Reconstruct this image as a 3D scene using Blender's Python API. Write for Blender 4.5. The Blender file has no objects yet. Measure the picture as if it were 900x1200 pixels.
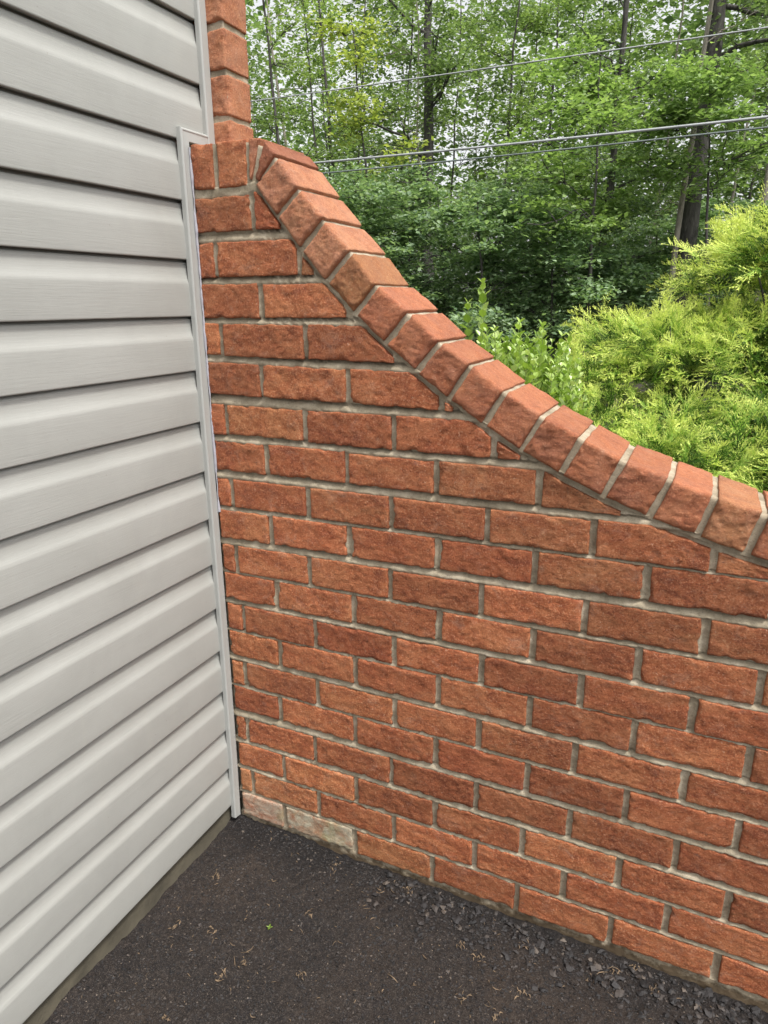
import bpy, math, random
import numpy as np
from mathutils import Matrix, Vector

S = bpy.context.scene
COL = S.collection
rng = np.random.default_rng(11)
random.seed(11)

# ------------------------------------------------------------------ camera
CAM = np.array([0.96189, -1.23377, 1.34949])
RIGHT = np.array([0.907654, 0.419660, -0.007071])
DOWN = np.array([0.117101, -0.269378, -0.955888])
FWD = np.array([-0.403053, 0.866788, -0.293645])
cd = bpy.data.cameras.new('camera')
cam = bpy.data.objects.new('camera', cd)
COL.objects.link(cam)
cd.sensor_fit = 'VERTICAL'
cd.sensor_height = 36.0
cd.sensor_width = 27.0
cd.lens = 36.0 * 800.84 / 1200.0
cd.clip_start = 0.02
cd.clip_end = 2000
cam.matrix_world = Matrix(((RIGHT[0], -DOWN[0], -FWD[0], CAM[0]),
                           (RIGHT[1], -DOWN[1], -FWD[1], CAM[1]),
                           (RIGHT[2], -DOWN[2], -FWD[2], CAM[2]),
                           (0, 0, 0, 1)))
S.camera = cam

# ------------------------------------------------------------------ light
SUN_EL, SUN_AZ = math.radians(62), math.radians(116)     # azimuth from +y (north) clockwise
SKY_STRENGTH, SUN_STRENGTH, SUN_ANGLE, SKY_SAT, EXPOSURE = 0.15, 2.0, 8, 0.10, 0.90
W = bpy.data.worlds.new('World')
S.world = W
W.use_nodes = True
nt = W.node_tree
nt.nodes.clear()
wo = nt.nodes.new('ShaderNodeOutputWorld')
bg = nt.nodes.new('ShaderNodeBackground')
hs = nt.nodes.new('ShaderNodeHueSaturation')
sky = nt.nodes.new('ShaderNodeTexSky')
sky.sky_type = 'NISHITA'
sky.sun_disc = False
sky.sun_elevation = SUN_EL
sky.sun_rotation = SUN_AZ
sky.air_density = 1.0
sky.dust_density = 4.0
hs.inputs['Saturation'].default_value = SKY_SAT
bg.inputs['Strength'].default_value = SKY_STRENGTH
nt.links.new(sky.outputs[0], hs.inputs['Color'])
nt.links.new(hs.outputs[0], bg.inputs['Color'])
nt.links.new(bg.outputs[0], wo.inputs['Surface'])
ld = bpy.data.lights.new('sun', 'SUN')
ld.energy = SUN_STRENGTH
ld.angle = math.radians(SUN_ANGLE)
ld.color = (1.0, 0.96, 0.9)
sun = bpy.data.objects.new('sun', ld)
COL.objects.link(sun)
sd = Vector((math.sin(SUN_AZ) * math.cos(SUN_EL), math.cos(SUN_AZ) * math.cos(SUN_EL), math.sin(SUN_EL)))
sun.rotation_euler = sd.to_track_quat('Z', 'Y').to_euler()
S.view_settings.view_transform = 'Standard'
S.view_settings.look = 'None'
S.view_settings.gamma = 1.0
S.view_settings.use_curve_mapping = False
S.view_settings.exposure = EXPOSURE
S.cycles.max_bounces = 8
S.cycles.transparent_max_bounces = 8


def at(px, py, dist):
    """world point seen at a photograph pixel (900x1200), at a horizontal distance"""
    d = RIGHT * (px - 450) / 800.84 + DOWN * (py - 600) / 800.84 + FWD
    return CAM + d * (dist / math.hypot(d[0], d[1]))


# ------------------------------------------------------------------ numpy noise
def _hash(ix, iy, iz, seed):
    h = (ix * 374761393 + iy * 668265263 + iz * 2147483647 + seed * 1274126177) & 0xffffffff
    h = ((h ^ (h >> 13)) * 1274126177) & 0xffffffff
    h = ((h ^ (h >> 16)) * 2246822519) & 0xffffffff
    return ((h ^ (h >> 15)) & 0xffffff) / float(0xffffff)


def vnoise(P, seed=0):
    P = np.asarray(P, float)
    I = np.floor(P).astype(np.int64)
    f = P - I
    f = f * f * (3 - 2 * f)
    out = 0
    for dx in (0, 1):
        wx = f[:, 0] if dx else 1 - f[:, 0]
        for dy in (0, 1):
            wy = f[:, 1] if dy else 1 - f[:, 1]
            for dz in (0, 1):
                wz = f[:, 2] if dz else 1 - f[:, 2]
                out = out + wx * wy * wz * _hash(I[:, 0] + dx, I[:, 1] + dy, I[:, 2] + dz, seed)
    return out * 2 - 1


def fbm(P, scale, seed=0, octaves=3, gain=0.5):
    a, s, out = 1.0, scale, 0
    for o in range(octaves):
        out = out + a * vnoise(np.asarray(P) * s, seed + o * 17)
        a *= gain
        s *= 2.03
    return out


# ------------------------------------------------------------------ mesh helpers
def mesh_np(name, V, F, smooth=False):
    """V (n,3); F an (m,k) array or a list of such arrays / lists"""
    me = bpy.data.meshes.new(name)
    V = np.ascontiguousarray(V, dtype=np.float32)
    if isinstance(F, np.ndarray):
        F = [F]
    F = [np.asarray(f, dtype=np.int32) for f in F if len(f)]
    me.vertices.add(len(V))
    me.vertices.foreach_set('co', V.ravel())
    nl = sum(f.size for f in F)
    nf = sum(len(f) for f in F)
    me.loops.add(nl)
    me.polygons.add(nf)
    me.loops.foreach_set('vertex_index', np.concatenate([f.ravel() for f in F]))
    tot = np.concatenate([np.full(len(f), f.shape[1], dtype=np.int32) for f in F])
    st = np.concatenate([[0], np.cumsum(tot)[:-1]]).astype(np.int32)
    me.polygons.foreach_set('loop_start', st)
    me.polygons.foreach_set('loop_total', tot)
    me.polygons.foreach_set('use_smooth', np.full(nf, bool(smooth)))
    me.update(calc_edges=True)
    me.validate()
    return me


def put(name, me, mat, parent=None, loc=None):
    o = bpy.data.objects.new(name, me)
    COL.objects.link(o)
    if mat:
        me.materials.append(mat)
    if parent:
        o.parent = parent
    if loc is not None:
        o.location = loc
    return o


def tag(o, label=None, cat=None, group=None, kind=None):
    if label:
        o['label'] = label
    if cat:
        o['category'] = cat
    if group:
        o['group'] = group
    if kind:
        o['kind'] = kind
    return o


def empty(name, loc=(0, 0, 0)):
    o = bpy.data.objects.new(name, None)
    COL.objects.link(o)
    o.location = loc
    o.empty_display_size = 0.1
    return o


def rel(me_V, parent):
    return np.asarray(me_V) - np.array(parent.location)


class Geo:
    """collects vertices and faces"""
    def __init__(s):
        s.V, s.F3, s.F4, s.n, s.A = [], [], [], 0, []

    def add(s, V, F3=None, F4=None, attr=None):
        V = np.asarray(V, float)
        if F3 is not None and len(F3):
            s.F3.append(np.asarray(F3) + s.n)
        if F4 is not None and len(F4):
            s.F4.append(np.asarray(F4) + s.n)
        s.V.append(V)
        s.A.append(np.zeros(len(V)) if attr is None else np.broadcast_to(attr, (len(V),)))
        s.n += len(V)

    def tube(s, pts, rad, k=8, rough=0.0, seed=0, cap=True):
        pts = np.asarray(pts, float)
        rad = np.broadcast_to(np.asarray(rad, float), (len(pts),))
        T = np.gradient(pts, axis=0)
        T /= np.linalg.norm(T, axis=1)[:, None] + 1e-12
        ref = np.array([0, 0, 1.0]) if abs(T[0, 2]) < 0.9 else np.array([1.0, 0, 0])
        n0 = np.cross(T[0], ref)
        n0 /= np.linalg.norm(n0)
        R = []
        for i in range(len(pts)):
            n0 = n0 - T[i] * (n0 @ T[i])
            n0 /= np.linalg.norm(n0) + 1e-12
            b = np.cross(T[i], n0)
            a = np.arange(k) * 2 * math.pi / k
            R.append(pts[i] + rad[i] * (np.cos(a)[:, None] * n0 + np.sin(a)[:, None] * b))
        V = np.concatenate(R)
        if rough:
            c = np.repeat(pts, k, 0)
            V = c + (V - c) * (1 + rough * fbm(V * [1, 1, 0.3], 5 / max(rad[0], .01) * .12, seed, 3))[:, None]
        i = np.arange(len(pts) - 1)[:, None] * k
        j = np.arange(k)[None]
        j2 = (j + 1) % k
        F4 = np.stack([i + j, i + j2, i + k + j2, i + k + j], -1).reshape(-1, 4)
        s.add(V, F4=F4)
        if cap:
            for base, pt, fl in ((0, pts[0], 1), ((len(pts) - 1) * k, pts[-1], 0)):
                ring = V[base:base + k]
                vv = np.vstack([ring, pt[None]])
                jj = np.arange(k)
                f = np.stack([jj, (jj + 1) % k, np.full(k, k)], -1)
                s.add(vv, F3=f[:, ::-1] if fl else f)

    def mesh(s, name, smooth=False, attr=None):
        V = np.concatenate(s.V)
        F = [np.concatenate(x) for x in (s.F3, s.F4) if x]
        me = mesh_np(name, V, F, smooth)
        if attr:
            a = me.attributes.new(attr, 'FLOAT', 'POINT')
            a.data.foreach_set('value', np.concatenate(s.A).astype(np.float32))
        return me


def box(name, lo, hi, mat, parent=None):
    lo, hi = np.array(lo, float), np.array(hi, float)
    if parent:
        lo = lo - np.array(parent.location)
        hi = hi - np.array(parent.location)
    V = np.array([[lo[0] if i & 1 == 0 else hi[0], lo[1] if i & 2 == 0 else hi[1], lo[2] if i & 4 == 0 else hi[2]] for i in range(8)])
    F = np.array([[0, 2, 3, 1], [4, 5, 7, 6], [0, 1, 5, 4], [2, 6, 7, 3], [0, 4, 6, 2], [1, 3, 7, 5]])
    return put(name, mesh_np(name, V, F), mat, parent)


# ------------------------------------------------------------------ materials
class M:
    def __init__(s, name):
        s.m = bpy.data.materials.new(name)
        s.m.use_nodes = True
        s.t = s.m.node_tree
        s.b = s.t.nodes['Principled BSDF']
        s.out = s.t.nodes['Material Output']

    def n(s, kind, **kw):
        nd = s.t.nodes.new('ShaderNode' + kind)
        for k, v in kw.items():
            if k.startswith('_'):
                setattr(nd, k[1:], v)
            else:
                nd.inputs[k.replace('__', ' ')].default_value = v
        return nd

    def l(s, a, b):
        s.t.links.new(a, b)

    def ramp(s, fac, stops):
        r = s.n('ValToRGB')
        e = r.color_ramp.elements
        while len(e) < len(stops):
            e.new(0.5)
        for q, (p, c) in zip(e, stops):
            q.position = p
            q.color = (*c, 1) if len(c) == 3 else c
        s.l(fac, r.inputs[0])
        return r.outputs[0]

    def noise(s, vec, scale, detail=4, rough=0.55, dist=0.0):
        x = s.n('TexNoise', Scale=scale, Detail=detail, Roughness=rough, Distortion=dist)
        s.l(vec, x.inputs['Vector'])
        return x.outputs['Fac']

    def mix(s, fac, a, b, blend='MIX'):
        x = s.n('MixRGB', _blend_type=blend)
        for v, i in ((fac, 0), (a, 1), (b, 2)):
            if isinstance(v, (int, float)):
                x.inputs[i].default_value = v
            elif isinstance(v, tuple):
                x.inputs[i].default_value = (*v, 1)
            else:
                s.l(v, x.inputs[i])
        return x.outputs[0]

    def math(s, op, a, b=0.0, clamp=False):
        x = s.n('Math', _operation=op, _use_clamp=clamp)
        for v, i in ((a, 0), (b, 1)):
            if isinstance(v, (int, float)):
                x.inputs[i].default_value = v
            else:
                s.l(v, x.inputs[i])
        return x.outputs[0]

    def bump(s, h, strength=0.5, dist=0.002, prev=None):
        x = s.n('Bump', Strength=strength, Distance=dist)
        s.l(h, x.inputs['Height'])
        if prev is not None:
            s.l(prev, x.inputs['Normal'])
        s.l(x.outputs[0], s.b.inputs['Normal'])
        return x.outputs[0]

    def coords(s, scale=None, jitter=False):
        c = s.n('TexCoord').outputs['Object']
        if jitter:
            oi = s.n('ObjectInfo')
            v = s.n('VectorMath', _operation='SCALE')
            v.inputs[0].default_value = (7.3, 3.1, 9.7)
            s.l(oi.outputs['Random'], v.inputs['Scale'])
            a = s.n('VectorMath', _operation='ADD')
            s.l(c, a.inputs[0])
            s.l(v.outputs[0], a.inputs[1])
            c = a.outputs[0]
        if scale:
            m = s.n('VectorMath', _operation='MULTIPLY')
            m.inputs[1].default_value = scale
            s.l(c, m.inputs[0])
            c = m.outputs[0]
        return c


def mat_brick(name, stain=0.0, smooth=False):
    m = M(name)
    c = m.coords(jitter=True)
    cs = m.n('VectorMath', _operation='MULTIPLY')
    cs.inputs[1].default_value = (0.75, 1.0, 1.15)
    m.l(c, cs.inputs[0])
    cs = cs.outputs[0]
    big = m.noise(cs, 14, 4, 0.6, 0.8)
    mid = m.noise(cs, 62, 7, 0.75, 0.5)
    fine = m.noise(c, 270, 4, 0.8)
    speck = m.noise(c, 210, 2, 0.6)
    col = m.ramp(mid, [(0.30, (0.185, 0.048, 0.020)), (0.44, (0.305, 0.085, 0.033)), (0.58, (0.395, 0.120, 0.047)), (0.74, (0.48, 0.180, 0.080))])
    col = m.mix(m.ramp(big, [(0.46, (0, 0, 0)), (0.68, (0.6, 0.6, 0.6))]), col, (0.47, 0.185, 0.080))
    col = m.mix(m.ramp(big, [(0.28, (0.6, 0.6, 0.6)), (0.44, (0, 0, 0))]), col, (0.17, 0.044, 0.024))
    col = m.mix(m.ramp(fine, [(0.53, (0, 0, 0)), (0.64, (0.75, 0.75, 0.75))]), col, (0.56, 0.27, 0.145))
    col = m.mix(m.ramp(fine, [(0.34, (0.8, 0.8, 0.8)), (0.43, (0, 0, 0))]), col, (0.055, 0.017, 0.010))
    col = m.mix(m.ramp(speck, [(0.66, (0, 0, 0)), (0.73, (0.5, 0.5, 0.5))]), col, (0.66, 0.42, 0.29))
    # cement film left by the mason in thin patches
    film = m.noise(c, 24, 7, 0.75, 1.2)
    col = m.mix(m.ramp(film, [(0.54, (0, 0, 0)), (0.80, (0.38, 0.38, 0.38))]), col, (0.46, 0.34, 0.265))
    if smooth:
        col = m.mix(m.ramp(m.noise(c, 30, 6, 0.7), [(0.3, (0.12, 0.12, 0.12)), (0.7, (0.55, 0.55, 0.55))]), col, (0.40, 0.190, 0.125))
    if stain:
        f1 = m.noise(c, 22, 6, 0.7, 1.0)
        col = m.mix(m.ramp(f1, [(0.33, (0.05, 0.05, 0.05)), (0.60, (stain, stain, stain))]), col, (0.52, 0.46, 0.36))
        f2 = m.noise(c, 13, 4, 0.6)
        col = m.mix(m.ramp(f2, [(0.52, (0, 0, 0)), (0.68, (0.5, 0.5, 0.5))]), col, (0.30, 0.31, 0.17))
    oi = m.n('ObjectInfo')
    col = m.mix(1.0, col, oi.outputs['Color'], 'MULTIPLY')
    m.l(col, m.b.inputs['Base Color'])
    m.b.inputs['Roughness'].default_value = 0.75
    m.b.inputs['Specular IOR Level'].default_value = 0.35
    k = 0.95 if smooth else 1.0
    p = m.bump(m.noise(cs, 95, 8, 0.85, 0.4), 1.0 * k, 0.0048)
    m.bump(fine, 0.8 * k, 0.0020, p)
    return m.m


def mat_mortar():
    m = M('mortar')
    c = m.coords()
    a = m.noise(c, 22, 5, 0.65)
    f = m.noise(c, 330, 4, 0.8)
    col = m.ramp(a, [(0.3, (0.225, 0.187, 0.130)), (0.52, (0.36, 0.305, 0.222)), (0.75, (0.50, 0.43, 0.33))])
    col = m.mix(m.ramp(f, [(0.34, (0.6, 0.6, 0.6)), (0.46, (0, 0, 0))]), col, (0.13, 0.11, 0.085))
    col = m.mix(m.ramp(f, [(0.60, (0, 0, 0)), (0.72, (0.6, 0.6, 0.6))]), col, (0.60, 0.55, 0.46))
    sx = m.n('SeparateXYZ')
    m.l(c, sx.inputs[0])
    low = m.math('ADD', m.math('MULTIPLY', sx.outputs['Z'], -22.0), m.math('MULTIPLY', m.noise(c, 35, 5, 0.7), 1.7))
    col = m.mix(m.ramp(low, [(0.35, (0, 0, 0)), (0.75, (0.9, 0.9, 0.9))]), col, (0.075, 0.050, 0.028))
    m.l(col, m.b.inputs['Base Color'])
    m.b.inputs['Roughness'].default_value = 0.95
    m.b.inputs['Specular IOR Level'].default_value = 0.2
    p = m.bump(m.noise(c, 120, 5, 0.7), 0.6, 0.002)
    m.bump(f, 0.6, 0.0010, p)
    return m.m


def mat_siding():
    m = M('vinyl_siding')
    c = m.coords()
    cg = m.n('VectorMath', _operation='MULTIPLY')
    cg.inputs[1].default_value = (1, 0.035, 1)
    m.l(c, cg.inputs[0])
    grain = m.noise(cg.outputs[0], 420, 5, 0.65, 0.4)
    dirt = m.noise(c, 5, 6, 0.65, 0.5)
    col = m.ramp(dirt, [(0.3, (0.300, 0.302, 0.281)), (0.7, (0.342, 0.344, 0.323))])
    sp = m.n('TexVoronoi', Scale=32.0)
    m.l(c, sp.inputs['Vector'])
    col = m.mix(m.ramp(sp.outputs['Distance'], [(0.025, (0.45, 0.45, 0.45)), (0.05, (0, 0, 0))]), col, (0.22, 0.20, 0.17))
    streak = m.noise(m.coords((0.6, 6.0, 0.6)), 5, 5, 0.7)
    col = m.mix(m.ramp(streak, [(0.55, (0, 0, 0)), (0.8, (0.28, 0.28, 0.28))]), col, (0.36, 0.355, 0.32))
    m.l(col, m.b.inputs['Base Color'])
    m.b.inputs['Roughness'].default_value = 0.48
    m.b.inputs['Specular IOR Level'].default_value = 0.4
    m.bump(grain, 0.35, 0.0012)
    return m.m


def mat_plain(name, col, rough=0.6, var=0.1, scale=20, bump=0.0, bscale=200, metal=0.0):
    m = M(name)
    c = m.coords()
    a = m.noise(c, scale, 5, 0.65)
    lo = tuple(x * (1 - var) for x in col)
    hi = tuple(x * (1 + var) for x in col)
    m.l(m.ramp(a, [(0.3, lo), (0.7, hi)]), m.b.inputs['Base Color'])
    m.b.inputs['Roughness'].default_value = rough
    m.b.inputs['Metallic'].default_value = metal
    if bump:
        m.bump(m.noise(c, bscale, 4, 0.65), bump, 0.003)
    return m.m


def mat_asphalt():
    m = M('asphalt')
    c = m.coords()
    big = m.noise(c, 3.5, 5, 0.6, 0.6)
    mid = m.noise(c, 60, 5, 0.7)
    fine = m.noise(c, 420, 4, 0.75)
    clod = m.noise(c, 130, 4, 0.75)
    col = m.ramp(big, [(0.32, (0.0125, 0.0105, 0.0102)), (0.55, (0.023, 0.0172, 0.0142)), (0.72, (0.037, 0.0255, 0.0185))])
    col = m.mix(m.ramp(mid, [(0.36, (0.8, 0.8, 0.8)), (0.5, (0, 0, 0))]), col, (0.014, 0.012, 0.013))
    col = m.mix(m.ramp(clod, [(0.52, (0, 0, 0)), (0.66, (0.6, 0.6, 0.6))]), col, (0.068, 0.055, 0.047))
    col = m.mix(m.ramp(fine, [(0.54, (0, 0, 0)), (0.66, (0.6, 0.6, 0.6))]), col, (0.13, 0.108, 0.092))
    col = m.mix(m.ramp(fine, [(0.34, (0.8, 0.8, 0.8)), (0.46, (0, 0, 0))]), col, (0.010, 0.009, 0.009))
    v = m.n('TexVoronoi', Scale=150.0)
    m.l(c, v.inputs['Vector'])
    hue = m.ramp(m.n('SeparateColor').outputs[0], [(0, (0, 0, 0)), (1, (1, 1, 1))])
    sepc = [n for n in m.t.nodes if n.bl_idname == 'ShaderNodeSeparateColor'][0]
    m.l(v.outputs['Color'], sepc.inputs[0])
    spot = m.ramp(v.outputs['Distance'], [(0.12, (1, 1, 1)), (0.22, (0, 0, 0))])
    pick = m.ramp(hue, [(0.88, (0, 0, 0)), (0.93, (0.8, 0.8, 0.8))])
    col = m.mix(m.mix(1.0, spot, pick, 'MULTIPLY'), col, (0.30, 0.24, 0.19))
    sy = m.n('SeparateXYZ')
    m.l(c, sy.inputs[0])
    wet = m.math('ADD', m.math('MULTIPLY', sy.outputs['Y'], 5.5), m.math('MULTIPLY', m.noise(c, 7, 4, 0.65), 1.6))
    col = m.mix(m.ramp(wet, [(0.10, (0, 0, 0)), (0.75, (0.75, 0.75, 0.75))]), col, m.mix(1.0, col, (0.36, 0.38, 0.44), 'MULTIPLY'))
    m.l(col, m.b.inputs['Base Color'])
    m.b.inputs['Roughness'].default_value = 0.82
    m.b.inputs['Specular IOR Level'].default_value = 0.3
    p = m.bump(mid, 0.9, 0.009)
    p = m.bump(clod, 0.9, 0.004, p)
    m.bump(fine, 0.8, 0.002, p)
    return m.m


def mat_chip():
    m = M('asphalt_chip')
    g = m.n('NewGeometry')
    col = m.ramp(g.outputs['Random Per Island'], [(0, (0.007, 0.0065, 0.007)), (0.5, (0.017, 0.0150, 0.0155)), (0.85, (0.032, 0.027, 0.025)), (0.96, (0.050, 0.041, 0.036)), (1.0, (0.10, 0.080, 0.064))])
    m.l(col, m.b.inputs['Base Color'])
    m.b.inputs['Roughness'].default_value = 0.7
    m.bump(m.noise(m.coords(), 300, 4, 0.7), 0.5, 0.002)
    return m.m


def mat_leaf(name, stops, trans=0.45, rough=0.45, spec=0.4):
    m = M(name)
    g = m.n('NewGeometry')
    col = m.ramp(g.outputs['Random Per Island'], stops)
    oi = m.n('ObjectInfo')
    col = m.mix(1.0, col, oi.outputs['Color'], 'MULTIPLY')
    m.l(col, m.b.inputs['Base Color'])
    m.b.inputs['Roughness'].default_value = rough
    m.b.inputs['Specular IOR Level'].default_value = spec
    tr = m.n('BsdfTranslucent')
    tc = m.mix(1.0, col, (1.25, 1.35, 0.7), 'MULTIPLY')
    m.l(tc, tr.inputs['Color'])
    mx = m.n('MixShader', Fac=trans)
    m.l(m.b.outputs[0], mx.inputs[1])
    m.l(tr.outputs[0], mx.inputs[2])
    m.l(mx.outputs[0], m.out.inputs['Surface'])
    return m.m


def mat_juniper():
    m = M('juniper_foliage')
    a = m.n('Attribute', _attribute_name='fresh_shade')
    g = m.n('NewGeometry')
    f = m.math('ADD', a.outputs['Fac'], m.math('MULTIPLY', m.math('SUBTRACT', g.outputs['Random Per Island'], 0.5), 0.35))
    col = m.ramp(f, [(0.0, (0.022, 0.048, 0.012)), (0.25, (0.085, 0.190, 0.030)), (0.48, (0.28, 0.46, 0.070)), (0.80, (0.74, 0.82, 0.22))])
    m.l(col, m.b.inputs['Base Color'])
    m.b.inputs['Roughness'].default_value = 0.55
    m.b.inputs['Specular IOR Level'].default_value = 0.3
    tr = m.n('BsdfTranslucent')
    m.l(col, tr.inputs['Color'])
    mx = m.n('MixShader', Fac=0.35)
    m.l(m.b.outputs[0], mx.inputs[1])
    m.l(tr.outputs[0], mx.inputs[2])
    m.l(mx.outputs[0], m.out.inputs['Surface'])
    return m.m


def mat_bark(name, lo, hi):
    m = M(name)
    c = m.coords((1, 1, 0.18))
    a = m.noise(c, 22, 6, 0.7, 0.6)
    m.l(m.ramp(a, [(0.3, lo), (0.68, hi)]), m.b.inputs['Base Color'])
    m.b.inputs['Roughness'].default_value = 0.95
    m.bump(a, 0.9, 0.03)
    return m.m


MB = mat_brick('red_brick')
MBW = mat_brick('whitish_stained_brick', 0.78)
MBC = mat_brick('coping_brick_clay', 0.0, True)
MM = mat_mortar()
MS = mat_siding()
MT = mat_plain('vinyl_trim', (0.355, 0.360, 0.342), 0.42, 0.05, 9)
MCON = mat_plain('concrete', (0.085, 0.075, 0.052), 0.95, 0.35, 14, 0.6, 130)
MASP = mat_asphalt()
MCHIP = mat_chip()
MDRY = mat_plain('dry_plant_bits', (0.140, 0.098, 0.060), 0.9, 0.6, 60)
MSEAL = mat_plain('sealant', (0.36, 0.35, 0.385), 0.5, 0.15, 60)
MWALL = mat_plain('house_sheathing', (0.5, 0.49, 0.46), 0.9, 0.05)
MWIRE = mat_plain('galvanised_wire', (0.42, 0.44, 0.44), 0.35, 0.15, 6, 0, 1, 0.3)
MWIRE2 = mat_plain('dull_cable', (0.16, 0.19, 0.18), 0.5, 0.15, 6)
MBARK = mat_bark('dark_bark', (0.022, 0.020, 0.018), (0.115, 0.108, 0.098))
MBARK2 = mat_bark('pale_bark', (0.14, 0.125, 0.10), (0.42, 0.38, 0.32))
MSOIL = mat_plain('leaf_litter_soil', (0.024, 0.019, 0.011), 1.0, 0.5, 1.4, 0.8, 6)
MJUN = mat_juniper()
MBOX = mat_leaf('boxwood_leaf', [(0, (0.20, 0.31, 0.055)), (0.6, (0.34, 0.47, 0.10)), (1, (0.50, 0.60, 0.24))], 0.3, 0.3, 0.5)
MSTEM = mat_plain('green_stem', (0.20, 0.27, 0.08), 0.7)
MLEAF = mat_leaf('oak_leaf', [(0, (0.085, 0.135, 0.062)), (0.5, (0.155, 0.225, 0.105)), (1, (0.27, 0.35, 0.18))])
MLEAF2 = mat_leaf('bright_leaf', [(0, (0.15, 0.22, 0.085)), (0.5, (0.25, 0.35, 0.135)), (1, (0.37, 0.46, 0.22))])
MLEAF3 = mat_leaf('understory_leaf', [(0, (0.095, 0.160, 0.085)), (0.5, (0.19, 0.28, 0.150)), (1, (0.34, 0.44, 0.27))])

# ------------------------------------------------------------------ ground
GZ = -0.010


def ground_h(x, y):
    P = np.c_[x, y, np.zeros(len(x))]
    h = 0.006 * fbm(P, 3.0, 5, 3) + 0.0030 * fbm(P, 20, 9, 3) + 0.0034 * np.abs(fbm(P, 52, 19, 3)) - 0.001
    edge = np.exp(-(np.abs(y) / 0.07) ** 2)
    h = h + edge * (0.004 * np.abs(fbm(P, 40, 31, 3)) + 0.002 + 0.008 * np.clip(1 - np.abs(x - 0.1) / 0.3, 0, 1))
    h = h + 0.013 * np.exp(-((x + 0.075) / 0.035) ** 2) * (0.6 + 0.6 * np.abs(fbm(P, 14, 33, 3)))
    near = np.clip(np.minimum.reduce([x + 1.5, 1.75 - x, y + 1.35]) / 0.2, 0, 1)
    return GZ + h * near


gx = np.arange(-0.095, 1.75, 0.0056)
gy = np.arange(-1.35, 0.0205, 0.0056)
X, Y = np.meshgrid(gx, gy)
V = np.c_[X.ravel(), Y.ravel(), ground_h(X.ravel(), Y.ravel())]
nx, ny = len(gx), len(gy)
i = (np.arange(ny - 1)[:, None] * nx + np.arange(nx - 1)[None]).ravel()
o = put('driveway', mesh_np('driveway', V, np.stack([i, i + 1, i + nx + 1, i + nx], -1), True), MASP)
tag(o, 'rough black asphalt driveway at the foot of the wall', kind='structure')
# the rest of the driveway, a flat sheet under the near part
V = np.array([[-0.2, -14, GZ - .026], [14, -14, GZ - .026], [14, 0.01, GZ - .026], [-0.2, 0.01, GZ - .026]])
o = put('pavement', mesh_np('pavement', V, np.array([[0, 1, 2, 3]])), MASP)
tag(o, 'asphalt drive continuing away from the wall', kind='structure')
# ground sheet to the horizon
n = 90
t = np.linspace(-1, 1, n)
q = np.sign(t) * np.abs(t) ** 2.5 * 600
X, Y = np.meshgrid(q, q)
P = np.c_[X.ravel(), Y.ravel(), np.zeros(n * n)]
far = np.clip((np.hypot(P[:, 0], P[:, 1]) - 6) / 10, 0, 1)
P[:, 2] = -0.05 + far * 0.35 * fbm(P, 0.12, 3, 3)
i = (np.arange(n - 1)[:, None] * n + np.arange(n - 1)[None]).ravel()
o = put('ground', mesh_np('ground', P, np.stack([i, i + 1, i + n + 1, i + n], -1), True), MSOIL)
tag(o, kind='structure')

# ------------------------------------------------------------------ brick wall layout (metres, wall face in the plane y = 0)
JOINTS = {  # course: (z centre, slope, head joint centres)
    1: (1.524, 0, [0.1012]),
    2: (1.4365, 0, [0.002]),
    3: (1.3535, 0, [0.110]),
    4: (1.2700, -.010, [0.0032, 0.2133]),
    5: (1.1850, -.015, [0.0989, 0.3079]),
    6: (1.0990, 0, [-0.0001, 0.2042, 0.4102]),
    7: (1.0163, 0, [0.1013, 0.3016, 0.5028, 0.7053]),
    8: (0.9310, .004, [-0.0023, 0.2038, 0.4038, 0.6093, 0.8102, 1.0133]),
    9: (0.8545, .008, [0.1018, 0.3036, 0.5068, 0.7068, 0.9097]),
    10: (0.7695, .008, [-0.0026, 0.1998, 0.4006, 0.6033, 0.8072, 1.0159]),
    11: (0.6935, .003, [0.1054, 0.3103, 0.5128, 0.7118, 0.9112, 1.1141]),
    12: (0.6125, .003, [0.0053, 0.2086, 0.4091, 0.6091, 0.8116, 1.0133]),
    13: (0.5390, .001, [0.1067, 0.3123, 0.5141, 0.7145, 0.9173, 1.1160]),
    14: (0.4560, .002, [-0.0011, 0.2066, 0.4096, 0.6086, 0.8102, 1.0168]),
    15: (0.3810, -.002, [0.0981, 0.3060, 0.5096, 0.7171, 0.9179, 1.1196]),
    16: (0.2945, .003, [-0.0100, 0.1945, 0.4009, 0.6082, 0.8122, 1.0199]),
    17: (0.2115, .002, [0.0994, 0.3080, 0.5107, 0.7168, 0.9192, 1.1224]),
    18: (0.1330, .002, [-0.0045, 0.1971, 0.4070, 0.6096, 0.8116, 1.0199]),
    19: (0.0545, .001, [0.0934, 0.2990, 0.5063, 0.7118, 0.9165, 1.1220]),
}
XEND = 2.25
PITCH = 0.2032
# lower edge of the coping (B) and its upper front edge (K), joint by joint
CB = [(0.1062, 1.5811), (0.1119, 1.5761), (0.1615, 1.5114), (0.2123, 1.4515), (0.2646, 1.3871), (0.3291, 1.3292), (0.3927, 1.2738),
      (0.4581, 1.2184), (0.5256, 1.1753), (0.5945, 1.1261), (0.6695, 1.0858), (0.7424, 1.0466), (0.8204, 1.0125), (0.9022, 0.9851),
      (0.9809, 0.9600), (1.0607, 0.9388)]
CK = [(0.1329, 1.6450), (0.1681, 1.6169), (0.2148, 1.5584), (0.2669, 1.5006), (0.3243, 1.4429), (0.3774, 1.3805), (0.4443, 1.3292),
      (0.5066, 1.2772), (0.5684, 1.2377), (0.6348, 1.1915), (0.7049, 1.1513), (0.7766, 1.1169), (0.8505, 1.0817), (0.9292, 1.0573),
      (1.0031, 1.0350), (1.0794, 1.0135)]
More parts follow.
